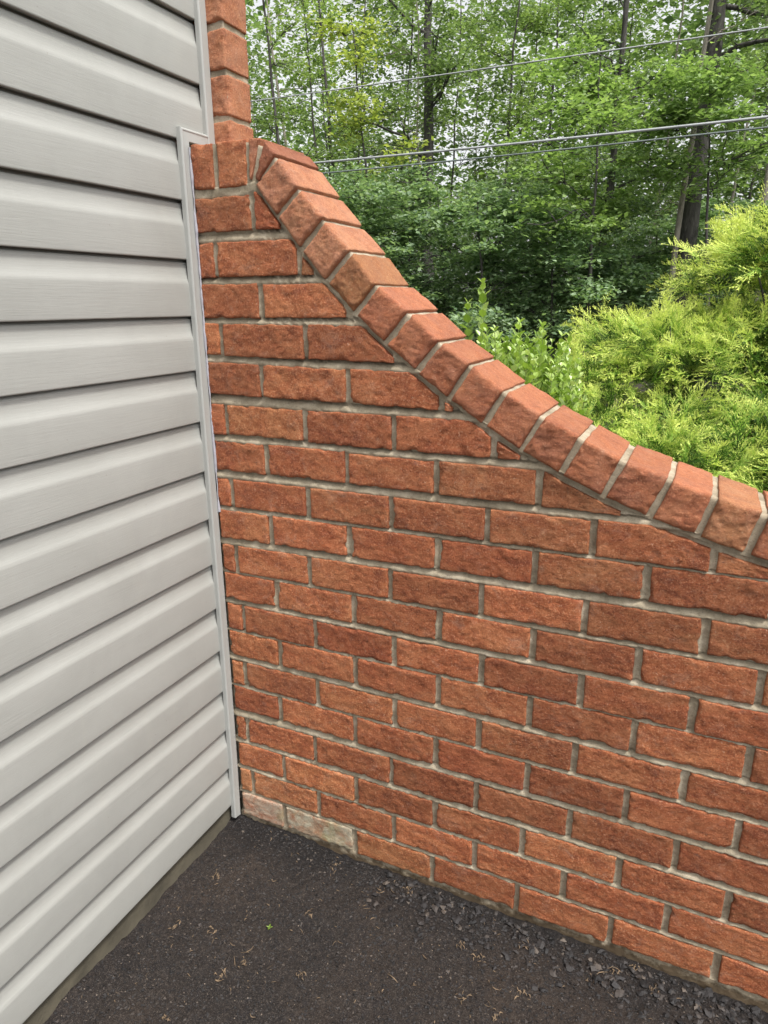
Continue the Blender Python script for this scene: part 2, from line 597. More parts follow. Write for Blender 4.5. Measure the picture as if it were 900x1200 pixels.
x, z, a = CB[-1][0], CB[-1][1], math.atan2(-0.0212, 0.0798)
while x < XEND - 0.09:
    a *= 0.80
    x += 0.0835 * math.cos(a)
    z += 0.0835 * math.sin(a)
    CB.append((x, z))
    CK.append((x - math.sin(a) * 0.0765, z + math.cos(a) * 0.0765))
CB, CK = np.array(CB), np.array(CK)


def smooth(P, it=1, lock=2):
    P = P.copy()
    for _ in range(it):
        Q = P.copy()
        Q[lock:-1] = 0.25 * P[lock - 1:-2] + 0.5 * P[lock:-1] + 0.25 * P[lock + 1:]
        P = Q
    return P


CBs = smooth(CB)
CAPX = np.r_[-1.0, 0.085, CBs[1:, 0], 9]
CAPZ = np.r_[1.571, 1.571, CBs[1:, 1], CBs[-1, 1]]


def curve_z(x):
    """underside of the soldier bricks and of the coping"""
    return np.interp(x, CAPX, CAPZ)


def course_z(c, x):
    z, s, _ = JOINTS[c]
    return z + s * (x - 0.4)


BH = 0.0680       # brick height
HJ = 0.0064       # half a head joint


def brick_mesh(Fm, y0, y1, w, h, seed, step=0.0043, rnd=0.0026, amp=1.0, rings=None):
    """closed rough brick; Fm maps (s,t) in the unit square to x,z of its outline"""
    nx, nz = max(2, int(round(w / step))), max(2, int(round(h / step)))
    s = np.linspace(0, 1, nx + 1)
    t = np.linspace(0, 1, nz + 1)

    def pos(ss, tt, y):
        x, z = Fm(ss, tt)
        return np.c_[x, np.full(len(x), y) if np.isscalar(y) else y, z]
    ids, idt = rnd / w, rnd / h
    SS, TT = np.meshgrid(ids + s * (1 - 2 * ids), idt + t * (1 - 2 * idt))
    front = pos(SS.ravel(), TT.ravel(), y0)
    ii = (np.arange(nz)[:, None] * (nx + 1) + np.arange(nx)[None]).ravel()
    F4 = [np.stack([ii, ii + 1, ii + nx + 2, ii + nx + 1], -1)]
    loop = np.concatenate([np.arange(nx), nx + (nx + 1) * np.arange(nz), (nx + 1) * nz + np.arange(nx, 0, -1), (nx + 1) * np.arange(nz, 0, -1)])
    G0s, G0t = np.meshgrid(s, t)
    ls, lt = G0s.ravel()[loop], G0t.ravel()[loop]
    L = len(loop)
    parts, prev, n0 = [front], loop, len(front)
    ring_y = [(0.30, y0 + 0.3 * rnd), (0.0, y0 + rnd)]
    for yy in (rings or [0.012]):
        ring_y.append((0.0, y0 + rnd + yy))
    ring_y += [(0.0, y1 - rnd), (0.5, y1)]
    for ins, yy in ring_y:
        a, b = ids * ins, idt * ins
        parts.append(pos(a + ls * (1 - 2 * a), b + lt * (1 - 2 * b), yy))
        cur = n0 + np.arange(L)
        F4.append(np.stack([prev, cur, np.roll(cur, -1), np.roll(prev, -1)], -1))
        prev = cur
        n0 += L
    V = np.concatenate(parts)
    back = prev[None, :]
    ctr = V.mean(0)
    Q = V - ctr + np.array([seed * 1.37, seed * 0.71, seed * 2.3])
    d = amp * np.c_[0.0011 * fbm(Q, 45, 1, 3), 0.0012 * fbm(Q, 38, 2, 2) - 0.0015 * (1 - np.abs(fbm(Q * [0.8, 1, 1.2], 62, 3, 3, 0.6))) ** 3 * np.clip(0.5 + 1.2 * fbm(Q, 21, 6, 2), 0, 1) + 0.0008 * fbm(Q * [0.9, 1, 1.1], 170, 13, 2, 0.6), 0.0011 * fbm(Q, 45, 4, 3)]
    # broken arrises: pull rim points in here and there
    rim = np.zeros(len(V), bool)
    rim[loop] = True
    k = len(front)
    rim[k:k + 2 * L] = True
    chip = np.clip(fbm(Q, 55, 8, 3) - 0.15, 0, 1) * 0.0035 * amp
    V2 = V + d
    inward = ctr - V
    inward[:, 1] = 0
    sgn = np.c_[np.sign(inward[:, 0]) * (np.abs(np.abs(inward[:, 0]) - w / 2) < 0.006), np.full(len(V), 0.9), np.sign(inward[:, 2]) * (np.abs(np.abs(inward[:, 2]) - h / 2) < 0.009)]
    V2[rim] += sgn[rim] * chip[rim][:, None]
    me = mesh_np('brick', V2 - ctr, F4 + [back], True)
    return me, ctr


def rect_map(xl, xr, zb, zt, top=None, tilt=0.0, xm=0.0):
    def f(s, t):
        x = xl + (xr - xl) * s
        b = zb + tilt * (x - xm)
        tt = zt + tilt * (x - xm)
        if top is not None:
            tt = np.maximum(np.minimum(tt, top(x)), b + 0.0006)
        return x, b + (tt - b) * t
    return f


def quad_map(bl, br, tr, tl):
    bl, br, tr, tl = map(np.array, (bl, br, tr, tl))

    def f(s, t):
        s, t = s[:, None], t[:, None]
        P = (bl * (1 - s) + br * s) * (1 - t) + (tl * (1 - s) + tr * s) * t
        return P[:, 0], P[:, 1]
    return f


wall = empty('brick_wall', (1.0, 0.0, 0.0))
tag(wall, 'red brick wing wall with a swept sloping coping beside the siding', 'brick wall')
seed = [0]


def add_brick(parent, Fm, y0, y1, w, h, mat=MB, tint=None, name='brick', **kw):
    seed[0] += 1
    x0_, z0_ = Fm(np.array([0.0]), np.array([0.0]))
    if x0_[0] > 1.33 or z0_[0] > 2.05:
        kw['step'] = 0.012        # beyond what the photograph shows
    r = random.Random(seed[0] * 7 + 3)
    me, ctr = brick_mesh(Fm, y0 + r.uniform(-0.0012, 0.0012), y1, w, h, seed[0], **kw)
    o = put(name, me, mat, parent, Vector(ctr) - parent.location)
    if tint is None:
        b = r.gauss(0.98, 0.115)
        g = r.gauss(0, 0.055)
        tint = (b * (1 + g * 0.3), b * (1 + g * 1.0), b * (1 + g * 1.0))
        if r.random() < 0.12:
            tint = tuple(q * e for q, e in zip(tint, (1.06, 1.16, 1.14)))
    o.color = (*tint, 1)
    return o


under = lambda x: curve_z(x) - 0.0150
bricks_done = 0
for c, (zc, sl, js) in JOINTS.items():
    js = list(js)
    while js[-1] < XEND - PITCH * 0.5:
        js.append(js[-1] + PITCH + random.uniform(-.002, .002))
    xs = [-0.0405] + js + [XEND]
    for k in range(len(xs) - 1):
        xl = xs[k] + (0.0 if k == 0 else HJ + random.uniform(-.0012, .0012))
        xr = xs[k + 1] - (0.0 if k == len(xs) - 2 else HJ + random.uniform(-.0012, .0012))
        hb = BH / 2 + random.uniform(-.0012, .0012)
        dz = random.uniform(-.001, .001)
        zb, zt = zc - hb + dz, zc + hb + dz
        if c == 1 and k == 0:
            zb, zt = 1.4905, 1.5585
        # shorten a brick that runs up under the coping
        xx = np.linspace(xl, xr, 200)
        ok = under(xx) - (zb + sl * (xx - .4)) > 0.007
        if not ok[0]:
            continue
        cut = not ok.all()
        if cut:
            xr = xx[np.argmin(ok)]
        w = xr - xl
        if w < 0.014:
            continue
        f = rect_map(xl, xr, zb, zt, under, sl, 0.4)
        mat = MBW if (c == 19 and k in (0, 1)) else MB
        tint = None
        if c == 18 and k in (0, 1):
            tint = (1.16, 1.34, 1.38)
        o = add_brick(wall, f, 0.0, 0.088, w, 2 * hb, mat, tint)
        if mat is MBW:
            o['label'] = 'whitish lime-stained brick at the corner foot'
        bricks_done += 1

# soldier bricks over the first courses, and the wedge beside them
DEEP = 0.172
RINGS = [0.006, 0.012, 0.019, 0.028, 0.045, 0.062, 0.08, 0.098, 0.116, 0.134, 0.15, 0.16]
for xl, xr in ((-0.0385, 0.0125), (0.0245, 0.0925)):
    add_brick(wall, rect_map(xl, xr, 1.5715, 1.6560), 0.0, DEEP, xr - xl, 0.0845, rings=RINGS, rnd=0.004)
add_brick(wall, quad_map((0.0990, 1.5850), (0.1030, 1.5810), (0.1270, 1.6545), (0.1030, 1.6560)), 0.0, DEEP, 0.016, 0.075, MBC, rings=RINGS, rnd=0.002, name='coping_brick')
add_brick(wall, quad_map((0.1120, 1.5825), (0.1175, 1.5775), (0.1625, 1.6230), (0.1395, 1.6475)), 0.0, DEEP, 0.03, 0.075, MBC, rings=RINGS, rnd=0.003, name='coping_brick')
CJ = 0.0056
for k in range(1, len(CB) - 1):
    b0, b1, k0, k1 = CBs[k], CBs[k + 1], CK[k], CK[k + 1]
    tb, tk = (b1 - b0) / np.linalg.norm(b1 - b0), (k1 - k0) / np.linalg.norm(k1 - k0)
    r = random.Random(k + 90)
    jj = [CJ + r.uniform(-.0012, .0012) for _ in range(4)]
    up = (k0 + k1 - b0 - b1) * 0.5
    up = up / np.linalg.norm(up) * r.uniform(-.0015, .0015)
    tb_ = r.gauss(1, .06)
    tint = (1.05 * tb_, 1.00 * tb_, 0.94 * tb_)
    if k in (1, 2, 3):
        tint = (1.18, 1.32, 1.34)
    elif k == 4:
        tint = (0.92, 1.02, 0.86)
    elif k == 14:
        tint = (1.06, 1.16, 1.05)
    add_brick(wall, quad_map(b0 + tb * jj[0], b1 - tb * jj[1], k1 - tk * jj[2] + up, k0 + tk * jj[3] + up),
              -0.004, DEEP, np.linalg.norm(b1 - b0) - .013, np.linalg.norm(k0 - b0), MBC, tint, 'coping_brick', rings=RINGS, rnd=0.0052, amp=1.15)

# mortar: a tooled sheet between the bricks, then the core of the wall behind it
mx = np.r_[np.arange(-0.0515, 1.32, 0.0046), np.arange(1.322, XEND, 0.016)]
NZ = 390
TOP = curve_z(mx) + 0.004
T = np.linspace(0, 1, NZ)
Z = -0.07 + T[:, None] * (TOP + 0.07)[None]
X = np.broadcast_to(mx[None], Z.shape)
xf, zf = X.ravel(), Z.ravel()
P = np.c_[xf, np.zeros(len(xf)), zf]
dep = np.full(len(xf), 0.0040)
order = list(JOINTS)
for c in order:
    zc = course_z(c, xf)
    js = list(JOINTS[c][2])
    while js[-1] < XEND:
        js.append(js[-1] + PITCH)
    inb = np.abs(zf - zc) < BH / 2
    dj = np.min(np.abs(xf[:, None] - np.array(js)[None]), 1)
    headp = np.where(dj > 0.0105, 0.0105, 0.0050 + 0.0040 * np.clip(1 - (dj / 0.0075) ** 2, 0, 1))
    dep = np.where(np.abs(zf - zc) < BH / 2 - 0.0045, headp, np.where(inb & (dj > 0.0105), 0.0050, np.where(inb, headp, dep)))
    if c < 19:
        zt = zc - BH / 2
        zb = course_z(c + 1, xf) + BH / 2
        u = (zf - zb) / np.maximum(zt - zb, 1e-4)
        inj = (u >= 0) & (u <= 1)
        hi = np.clip((zf - 0.2) / 0.9, 0, 1)          # the joints are raked deeper higher up the wall
        dep = np.where(inj, 0.0014 + 0.0035 * np.clip(u, 0, 1) + (0.0090 + 0.0050 * hi) * np.clip(u, 0, 1) ** 3.5 + 0.001 * hi, dep)
dep = dep + 0.0014 * fbm(P, 26, 41, 3) + 0.0010 * fbm(P, 140, 45, 2)
V = np.c_[xf, dep, zf]
nx_ = len(mx)
ii = (np.arange(NZ - 1)[:, None] * nx_ + np.arange(nx_ - 1)[None]).ravel()
F4 = np.stack([ii, ii + 1, ii + nx_ + 1, ii + nx_], -1)
nb = len(V)
loop = np.concatenate([np.arange(nx_ - 1), nx_ - 1 + nx_ * np.arange(NZ - 1), (NZ - 1) * nx_ + np.arange(nx_ - 1, 0, -1), nx_ * np.arange(NZ - 1, 0, -1)])
Vb = V[loop].copy()
Vb[:, 1] = 0.165
Lr = np.arange(len(loop))
F4b = np.stack([loop, nb + Lr, nb + np.roll(Lr, -1), np.roll(loop, -1)], -1)
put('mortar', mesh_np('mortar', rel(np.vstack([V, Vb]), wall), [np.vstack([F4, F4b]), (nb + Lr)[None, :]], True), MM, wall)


# mortar between the coping bricks, slightly behind and below their faces
def strip(bot, top, inset_b, inset_t, y0, y1, name):
    pb, pt = [], []
    for k in range(len(bot)):
        u = (top[k] - bot[k]) / np.linalg.norm(top[k] - bot[k])
        pb.append(bot[k] - u * inset_b)
        pt.append(top[k] - u * inset_t)
    pb, pt = np.array(pb), np.array(pt)
    m_ = 10
    kk = np.linspace(0, len(pb) - 1, (len(pb) - 1) * m_ + 1)
    ip = lambda A: np.c_[np.interp(kk, np.arange(len(A)), A[:, 0]), np.interp(kk, np.arange(len(A)), A[:, 1])]
    pb, pt = ip(pb), ip(pt)
    rows = []
    for t_ in np.linspace(0, 1, 14):
        q_ = pb * (1 - t_) + pt * t_
        rows.append(np.c_[q_[:, 0], np.full(len(q_), y0), q_[:, 1]])
    for y_ in np.linspace(y0, y1, 20)[1:]:
        rows.append(np.c_[pt[:, 0], np.full(len(pt), y_), pt[:, 1]])
    rows.append(np.c_[pb[:, 0], np.full(len(pb), y1), pb[:, 1]])
    V = np.concatenate(rows)
    V = V + 0.0008 * np.c_[fbm(V, 60, 51, 2) * 0, fbm(V, 60, 52, 3), fbm(V, 60, 53, 3)]
    n_, r_ = len(pb), len(rows)
    ii = (np.arange(r_ - 1)[:, None] * n_ + np.arange(n_ - 1)[None]).ravel()
    F = np.stack([ii, ii + 1, ii + n_ + 1, ii + n_], -1)
    ends = [np.arange(r_)[::-1] * n_, np.arange(r_) * n_ + n_ - 1]
    return put(name, mesh_np(name, rel(V, wall), [F, np.array(ends)], True), MM, wall)


strip(np.vstack([[0.0, 1.573], [0.085, 1.573], CBs]), np.vstack([[-0.0, 1.656], [0.100, 1.6555], CK]), 0.006, 0.0056, 0.0064, DEEP - 0.006, 'coping_mortar')
box('mortar_pad', (-0.052, 0.006, 1.560), (0.02, DEEP - .006, 1.6535), MM, wall)

# ------------------------------------------------------------------ house: siding, trims, foundation, brick corner
house = empty('house', (-2.0, -2.0, 0.0))
tag(house, 'house side clad in light grey clapboard siding left of the brick wall', 'house')
PX = -0.0530
LAP = 0.1143
prof = np.array([(-0.0155, 0.0050), (-0.0145, 0.0010), (-0.0012, 0.0), (-0.0002, 0.0008), (0.0, 0.003), (0.0002, 0.022), (0.0, 0.045), (-0.0002, 0.064), (-0.0007, 0.0690),
                 (-0.0028, 0.0735), (-0.0052, 0.080), (-0.0070, 0.087), (-0.0080, 0.095), (-0.0085, 0.103), (-0.0088, 0.1088), (-0.0165, 0.1100), (-0.0165, 0.1215)])
N_LAPS = 30
for k in range(N_LAPS):
    z0 = 1.7805 - LAP * 15 + LAP * k
    y_end = 0.070 if z0 > 1.66 else -0.0145
    ys = np.linspace(-3.2, y_end, 70)
    r = np.random.default_rng(k)
    rows = []
    for (dx, dz) in prof:
        wob = 0.0007 * fbm(np.c_[ys * 3.0, np.full(len(ys), k * 3.3), np.full(len(ys), dz * 14)], 1.0, 61, 2)
        rows.append(np.c_[PX + dx + wob, ys, np.full(len(ys), z0 + dz) + 0.0008 * fbm(np.c_[ys * 2, np.full(len(ys), k * 1.7), ys * 0], 1.0, 63, 2)])
    V = np.concatenate(rows)
    m_ = len(ys)
    ii = (np.arange(len(prof) - 1)[:, None] * m_ + np.arange(m_ - 1)[None]).ravel()
    F = np.stack([ii, ii + 1, ii + m_ + 1, ii + m_], -1)
    put('siding_panel', mesh_np('siding_panel', rel(V, house), F, True), MS, house)
box('wall', (-6.0, -7.0, 0.03), (-0.0770, 0.089, 3.5), MWALL, house)


def hipped_roof():
    lo = np.array([-6.4, -7.4, 3.502])
    V = np.array([[-6.15, -7.15, 3.502], [-0.069, -7.15, 3.502], [-0.069, 0.17, 3.502], [-6.15, 0.17, 3.502], [-3.1, -4.4, 5.2], [-3.1, -2.6, 5.2]])
    return V, [np.array([[1, 2, 5, 4], [3, 0, 4, 5], [3, 2, 1, 0]]), np.array([[0, 1, 4], [2, 3, 5]])]


V, F = hipped_roof()
put('roof', mesh_np('roof', rel(V, house), F), mat_plain('roof_shingle', (0.08, 0.075, 0.07), 0.95, 0.3, 8, 0.6, 40), house)
# foundation edge under the siding
fx = np.linspace(-3.2, 0.0, 160)
rows = []
for xo, zo in ((-0.0665, 0.078), (-0.0660, 0.045), (-0.0655, 0.015), (-0.064, -0.03), (-0.064, -0.08)):
    PP = np.c_[np.full(160, xo), fx, np.full(160, zo)]
    PP[:, 0] += 0.0018 * fbm(PP, 18, 71, 3)
    rows.append(PP)
V = np.concatenate(rows)
ii = (np.arange(4)[:, None] * 160 + np.arange(159)[None]).ravel()
put('foundation', mesh_np('foundation', rel(V, house), np.stack([ii, ii + 160, ii + 161, ii + 1], -1), True), MCON, house)


def channel(name, prof2, path, parent, mat, closed=True):
    """sweep a cross-section; path = list of functions giving the world vertex for (a, b)"""
    rows = [np.array([f(a, b) for a, b in prof2]) for f in path]
    V = np.concatenate(rows)
    k = len(prof2)
    F = []
    for r_ in range(len(rows) - 1):
        for j in range(k if closed else k - 1):
            F.append((r_ * k + j, r_ * k + (j + 1) % k, (r_ + 1) * k + (j + 1) % k, (r_ + 1) * k + j))
    caps = [np.arange(k)[None, ::-1], (len(rows) - 1) * k + np.arange(k)[None]]
    return put(name, mesh_np(name, rel(V, parent), [np.array(F)] + caps), mat, parent)


# cross-section: a across the face, b outwards (+x); a hollow J with a rolled outer lip
JP = [(0.0, -0.001), (0.0, 0.0085), (0.0010, 0.0105), (0.0028, 0.0118), (0.0046, 0.0118), (0.0060, 0.0110), (0.0075, 0.0107), (0.0228, 0.0107), (0.0238, 0.0100), (0.0240, 0.0090), (0.0240, -0.001)]
LX = -0.0530


def lean(z):      # the channel leans a little out from the bricks towards the foot
    return np.interp(z, [0.03, 0.3, 0.6, 1.1, 1.45, 1.7], [-0.0340, -0.0268, -0.0248, -0.0242, -0.0225, -0.0205])


zs = [0.030, 0.2, 0.5, 0.8, 1.1, 1.3, 1.5, 1.655]
path = [(lambda a, b, z=z_: (LX + b, lean(z) + a, z)) for z_ in zs] + [lambda a, b: (LX + b, lean(1.68) + a, 1.6865 - a)]
path[0] = lambda a, b: (LX + b, lean(0.03) + a, 0.030 - a * 0.25)
channel('j_channel', JP, path, house, MT)
# short level return over the wall end, then the upper upright
channel('j_channel', JP, [lambda a, b: (LX + b - .0006, lean(1.68) + a + 0.0004, 1.6865 - a), lambda a, b: (LX + b - .0006, 0.0640, 1.6865 - a)], house, MT)
JW = [(a * 1.02, b) for a, b in JP]
channel('j_channel', JW, [(lambda a, b, z=z_: (LX + b, 0.0640 + a, z)) for z_ in (1.6600, 2.2, 2.8, 3.45)], house, MT)

# sealant squeezed between channel and bricks
g = Geo()
zz = np.linspace(0.88, 1.652, 260)
PP = np.c_[np.full(260, -0.0398), np.full(260, -0.0002), zz]
wob = fbm(np.c_[zz * 0, zz * 0, zz], 40, 81, 3)
PP[:, 0] += 0.0007 * wob
g.tube(PP, np.clip(0.0026 + 0.0014 * fbm(np.c_[zz * 0, zz * 0, zz], 25, 83, 3), .0012, .01), 8)
g.V = [rel(v, house) for v in g.V]
put('sealant_bead', g.mesh('sealant_bead', True), MSEAL, house)

# brick corner that carries on up above the wing wall
CX = -0.0030
zj = [1.6600, 1.7205, 1.8050, 1.8880]
while zj[-1] < 3.4:
    zj.append(zj[-1] + 0.0815)
for k in range(len(zj) - 1):
    zb, zt = zj[k] + (0.0 if k == 0 else 0.0055), zj[k + 1] - 0.0055
    f = rect_map(-0.115, CX + random.uniform(-.0015, .0015), zb, zt)
    o = add_brick(house, f, 0.0900, DEEP + 0.002, 0.112, zt - zb, MBC, (1.14, 1.22, 1.18), rings=[0.008, 0.018, 0.03, 0.042, 0.054, 0.066, 0.074], rnd=0.0038, amp=1.1)
g = Geo()
zz = np.linspace(1.656, 3.44, 500)
ring = []
for yy in np.r_[np.linspace(0.0945, 0.170, 16)]:
    PP = np.c_[np.full(500, CX - 0.0040), np.full(500, yy), zz]
    PP[:, 0] += 0.0010 * fbm(PP, 60, 91, 3)
    ring.append(PP)
left = np.c_[np.full(500, -0.11), np.full(500, 0.0945), zz]
left[:, 1] += 0.001 * fbm(np.c_[zz * 0, zz, zz], 60, 93, 2)
back = np.c_[np.full(500, -0.11), np.full(500, 0.170), zz]
V = np.concatenate([left] + ring + [back])
nr = len(ring) + 2
ii = (np.arange(nr - 1)[:, None] * 500 + np.arange(499)[None]).ravel()
put('mortar', mesh_np('mortar', rel(V, house), np.stack([ii, ii + 500, ii + 501, ii + 1], -1), True), MM, house)

# ------------------------------------------------------------------ loose bits on the drive
def stones(n, xs, ys, smin, smax, seed, flat=0.55):
    r = np.random.default_rng(seed)
    x, y = xs(r, n), ys(r, n)
    s = smin + (smax - smin) * r.random(n) ** 2.2
    if smax < 0.009:
        base = np.array([[1, 0, 0], [-.6, .8, 0], [-.6, -.8, 0], [.5, .3, .7], [-.5, .1, .8], [0, 0, -.8]], float)
        tri = np.array([[0, 1, 3], [1, 4, 3], [1, 2, 4], [2, 3, 4], [2, 0, 3], [1, 0, 5], [2, 1, 5], [0, 2, 5]])
    else:
      base = np.array([[1, 0, 0], [-1, 0, 0], [0, 1, 0], [0, -1, 0], [0, 0, 1], [0, 0, -1], [.7, .7, .3], [-.7, .6, .4], [.6, -.7, .4], [-.6, -.7, .3]], float)
      tri = np.array([[6, 4, 0], [2, 4, 6], [7, 4, 2], [1, 4, 7], [9, 4, 1], [3, 4, 9], [8, 4, 3], [0, 4, 8], [0, 5, 6], [6, 5, 2], [2, 5, 7], [7, 5, 1], [1, 5, 9], [9, 5, 3], [3, 5, 8], [8, 5, 0]])
    B = base[None] * (0.45 + 0.9 * r.random((n, len(base), 1))) * np.stack([np.ones(n), 0.6 + 0.5 * r.random(n), flat * (0.6 + 0.7 * r.random(n))], -1)[:, None]
    a = r.random(n) * 6.283
    ca, sa = np.cos(a)[:, None], np.sin(a)[:, None]
    Vx = B[..., 0] * ca - B[..., 1] * sa
    Vy = B[..., 0] * sa + B[..., 1] * ca
    til = (r.random((n, 2)) - .5) * 0.7
    Vz = B[..., 2] + Vx * til[:, :1] + Vy * til[:, 1:]
    V = np.stack([Vx, Vy, Vz], -1) * s[:, None, None] * 0.5
    V += np.stack([x, y, ground_h(x, y) + s * 0.16], -1)[:, None]
    return V.reshape(-1, 3), (tri[None] + (np.arange(n) * len(base))[:, None, None]).reshape(-1, 3)


V1, F1 = stones(36000, lambda r, n: r.uniform(-0.060, 1.45, n), lambda r, n: r.uniform(-0.90, -0.004, n), 0.0026, 0.0088, 1)
V2, F2 = stones(900, lambda r, n: 0.35 + 1.1 * r.random(n) ** 0.8, lambda r, n: -0.006 - np.abs(r.normal(0, 0.06, n)), 0.005, 0.021, 2, 0.5)
V3, F3 = stones(260, lambda r, n: r.uniform(-0.03, 0.5, n), lambda r, n: -0.004 - np.abs(r.normal(0, 0.03, n)), 0.004, 0.010, 3, 0.5)
V = np.vstack([V1, V2, V3])
F = np.vstack([F1, F2 + len(V1), F3 + len(V1) + len(V2)])
tag(put('loose_gravel', mesh_np('loose_gravel', V, F), MCHIP), 'loose black asphalt crumbs along the foot of the brick wall', kind='stuff')

# dry blossom and needle bits
r = np.random.default_rng(5)
g = Geo()


def fleck(x, y, L, wd, ang, lift, curl):
    t = np.linspace(0, 1, 4)
    cx = x + np.cos(ang) * L * (t - .5)
    cy = y + np.sin(ang) * L * (t - .5)
    px, py = -np.sin(ang), np.cos(ang)
    bend = curl * L * (t * (1 - t))
    cx, cy = cx + px * bend, cy + py * bend
    z = ground_h(cx, cy) + 0.0022 + lift * np.sin(t * 3.14)
    wv = wd * np.array([.35, 1, .9, .25]) / 2
    A = np.c_[cx + px * wv, cy + py * wv, z]
    B = np.c_[cx - px * wv, cy - py * wv, z + wd * .3]
    V = np.vstack([A, B])
    g.add(V, F4=[(k, k + 1, k + 5, k + 4) for k in range(3)])


for _ in range(750):
    x, y = r.uniform(-0.04, 1.4), r.uniform(-0.95, -0.01)
    fleck(x, y, r.uniform(.002, .008) if r.random() < .8 else r.uniform(.008, .018), r.uniform(.0007, .0019), r.uniform(0, 6.28), r.uniform(0, .002), r.uniform(-1, 1))


def gpt(px, py):
    d = RIGHT * (px - 450) / 800.84 + DOWN * (py - 600) / 800.84 + FWD
    return CAM + d * ((GZ - CAM[2]) / d[2])


for px, py in [(447, 1045), (479, 1047), (362, 1072), (351, 1143), (543, 1171), (540, 1110), (560, 1122), (608, 1166), (614, 1110), (579, 1193), (247, 1092), (205, 1085), (284, 1130),
               (260, 1145), (193, 1196), (254, 1028), (392, 1020), (742, 1135), (722, 1142), (700, 1148), (765, 1160)]:
    p = gpt(px, py)
    for _ in range(r.integers(6, 11)):
        fleck(p[0] + r.normal(0, .006), p[1] + r.normal(0, .006), r.uniform(.005, .013), r.uniform(.0012, .0028), r.uniform(0, 6.28), r.uniform(.001, .004), r.uniform(-1.5, 1.5))
for px, py in [(275, 1127), (262, 1140), (460, 1147), (720, 1140), (705, 1143), (290, 1113)]:
    p = gpt(px, py)
    fleck(p[0], p[1], 0.030, 0.0016, r.uniform(0, 6.28), .003, r.uniform(-1.6, 1.6))
tag(put('dry_debris', g.mesh('dry_debris'), MDRY), 'dry tan plant bits scattered over the asphalt', kind='stuff')

# one green seedling in a crack
p = gpt(316, 1089)
sp = empty('seedling', (p[0], p[1], GZ))
tag(sp, 'tiny green seedling growing out of the dark asphalt', 'seedling')
for a in (0.4, 1.9, 3.3, 4.9):
    V = np.array([[0, 0, .004], [.004 * math.cos(a - .5), .004 * math.sin(a - .5), .007], [.0085 * math.cos(a), .0085 * math.sin(a), .0075], [.004 * math.cos(a + .5), .004 * math.sin(a + .5), .007]])
    put('leaf', mesh_np('leaf', V, np.array([[0, 1, 2, 3]])), MBOX, sp).color = (.55, .62, .4, 1)
g = Geo()
g.tube([(0, 0, -.004), (0.0005, 0, .0045)], [.0007, .0006], 5)
put('stem', g.mesh('stem'), MSTEM, sp)


# ------------------------------------------------------------------ golden juniper
def plume(seed):
    """one feathery spray along +x, flat-ish in xy, returns verts, tris, fresh"""
    r = np.random.default_rng(seed)
    V, F, A = [], [], []

    def tri(a, b, c, fa, fb):
        k = len(V)
        V.extend([a, b, c])
        A.extend([fa, fa, fb])
        F.append((k, k + 1, k + 2))

    def ribbon(P, w, f0, f1):
        P = np.asarray(P)
        for k in range(len(P) - 1):
            d = P[k + 1] - P[k]
            s = np.cross(d, [0.15, 0.1, 1.0])
            s = s / (np.linalg.norm(s) + 1e-9)
            u0, u1 = k / (len(P) - 1), (k + 1) / (len(P) - 1)
            w0, w1 = w * (1 - .75 * u0), w * (1 - .75 * u1)
            b = len(V)
            V.extend([P[k] - s * w0, P[k] + s * w0, P[k + 1] + s * w1, P[k + 1] - s * w1])
            e0, e1 = f0 + (f1 - f0) * u0, f0 + (f1 - f0) * u1
            A.extend([e0, e0, e1, e1])
            F.append((b, b + 1, b + 2))
            F.append((b, b + 2, b + 3))
    L = r.uniform(.12, .20)
    t = np.linspace(0, 1, 7)
    bend = r.uniform(-.05, .05)
    axis = np.c_[L * t, bend * t ** 2, 0.02 * np.sin(t * 2.4) - 0.045 * t ** 2.2]
    ribbon(axis, .0018, .05, .85)
    ns = 20
    for k in range(ns):
        u = 0.06 + 0.92 * (k + r.random() * .5) / ns
        p = np.array([np.interp(u, t, axis[:, j]) for j in range(3)])
        side = 1 if k % 2 else -1
        el = r.normal(0.2, .6)
        le = (0.060 * (1 - u) ** .8 + .013) * r.uniform(.7, 1.25)
        a = r.uniform(.5, .95)
        d = np.array([math.cos(a), side * math.sin(a) * math.cos(el), math.sin(a) * math.sin(el)])
        q = np.array([p + d * le * v + np.array([.30 * le * v * v, 0, -.12 * le * v * v]) for v in (0, 1)])
        f0, f1 = .10 + .45 * u, .36 + .64 * u
        ribbon(q, .0019, f0, f1)
        for m_ in range(6):
            v = .12 + .86 * m_ / 5
            b = p + (q[-1] - p) * v
            s2 = 1 if m_ % 2 else -1
            tl = r.uniform(.008, .015) * (1.15 - .5 * v)
            dd = d + s2 * np.array([-d[1], d[0], 0]) * r.uniform(.5, 1.0) + np.array([.25, 0, r.normal(0.1, .45)])
            dd = dd / np.linalg.norm(dd)
            s = np.cross(dd, [r.normal(0, .5), r.normal(0, .5), 1.0])
            s = s / (np.linalg.norm(s) + 1e-9) * .0024
            ff = f0 + (f1 - f0) * v
            tri(b - s, b + s, b + dd * tl, ff, min(1, ff + .22))
    return np.array(V), np.array(F), np.array(A)


PLUMES = [plume(100 + k) for k in range(9)]


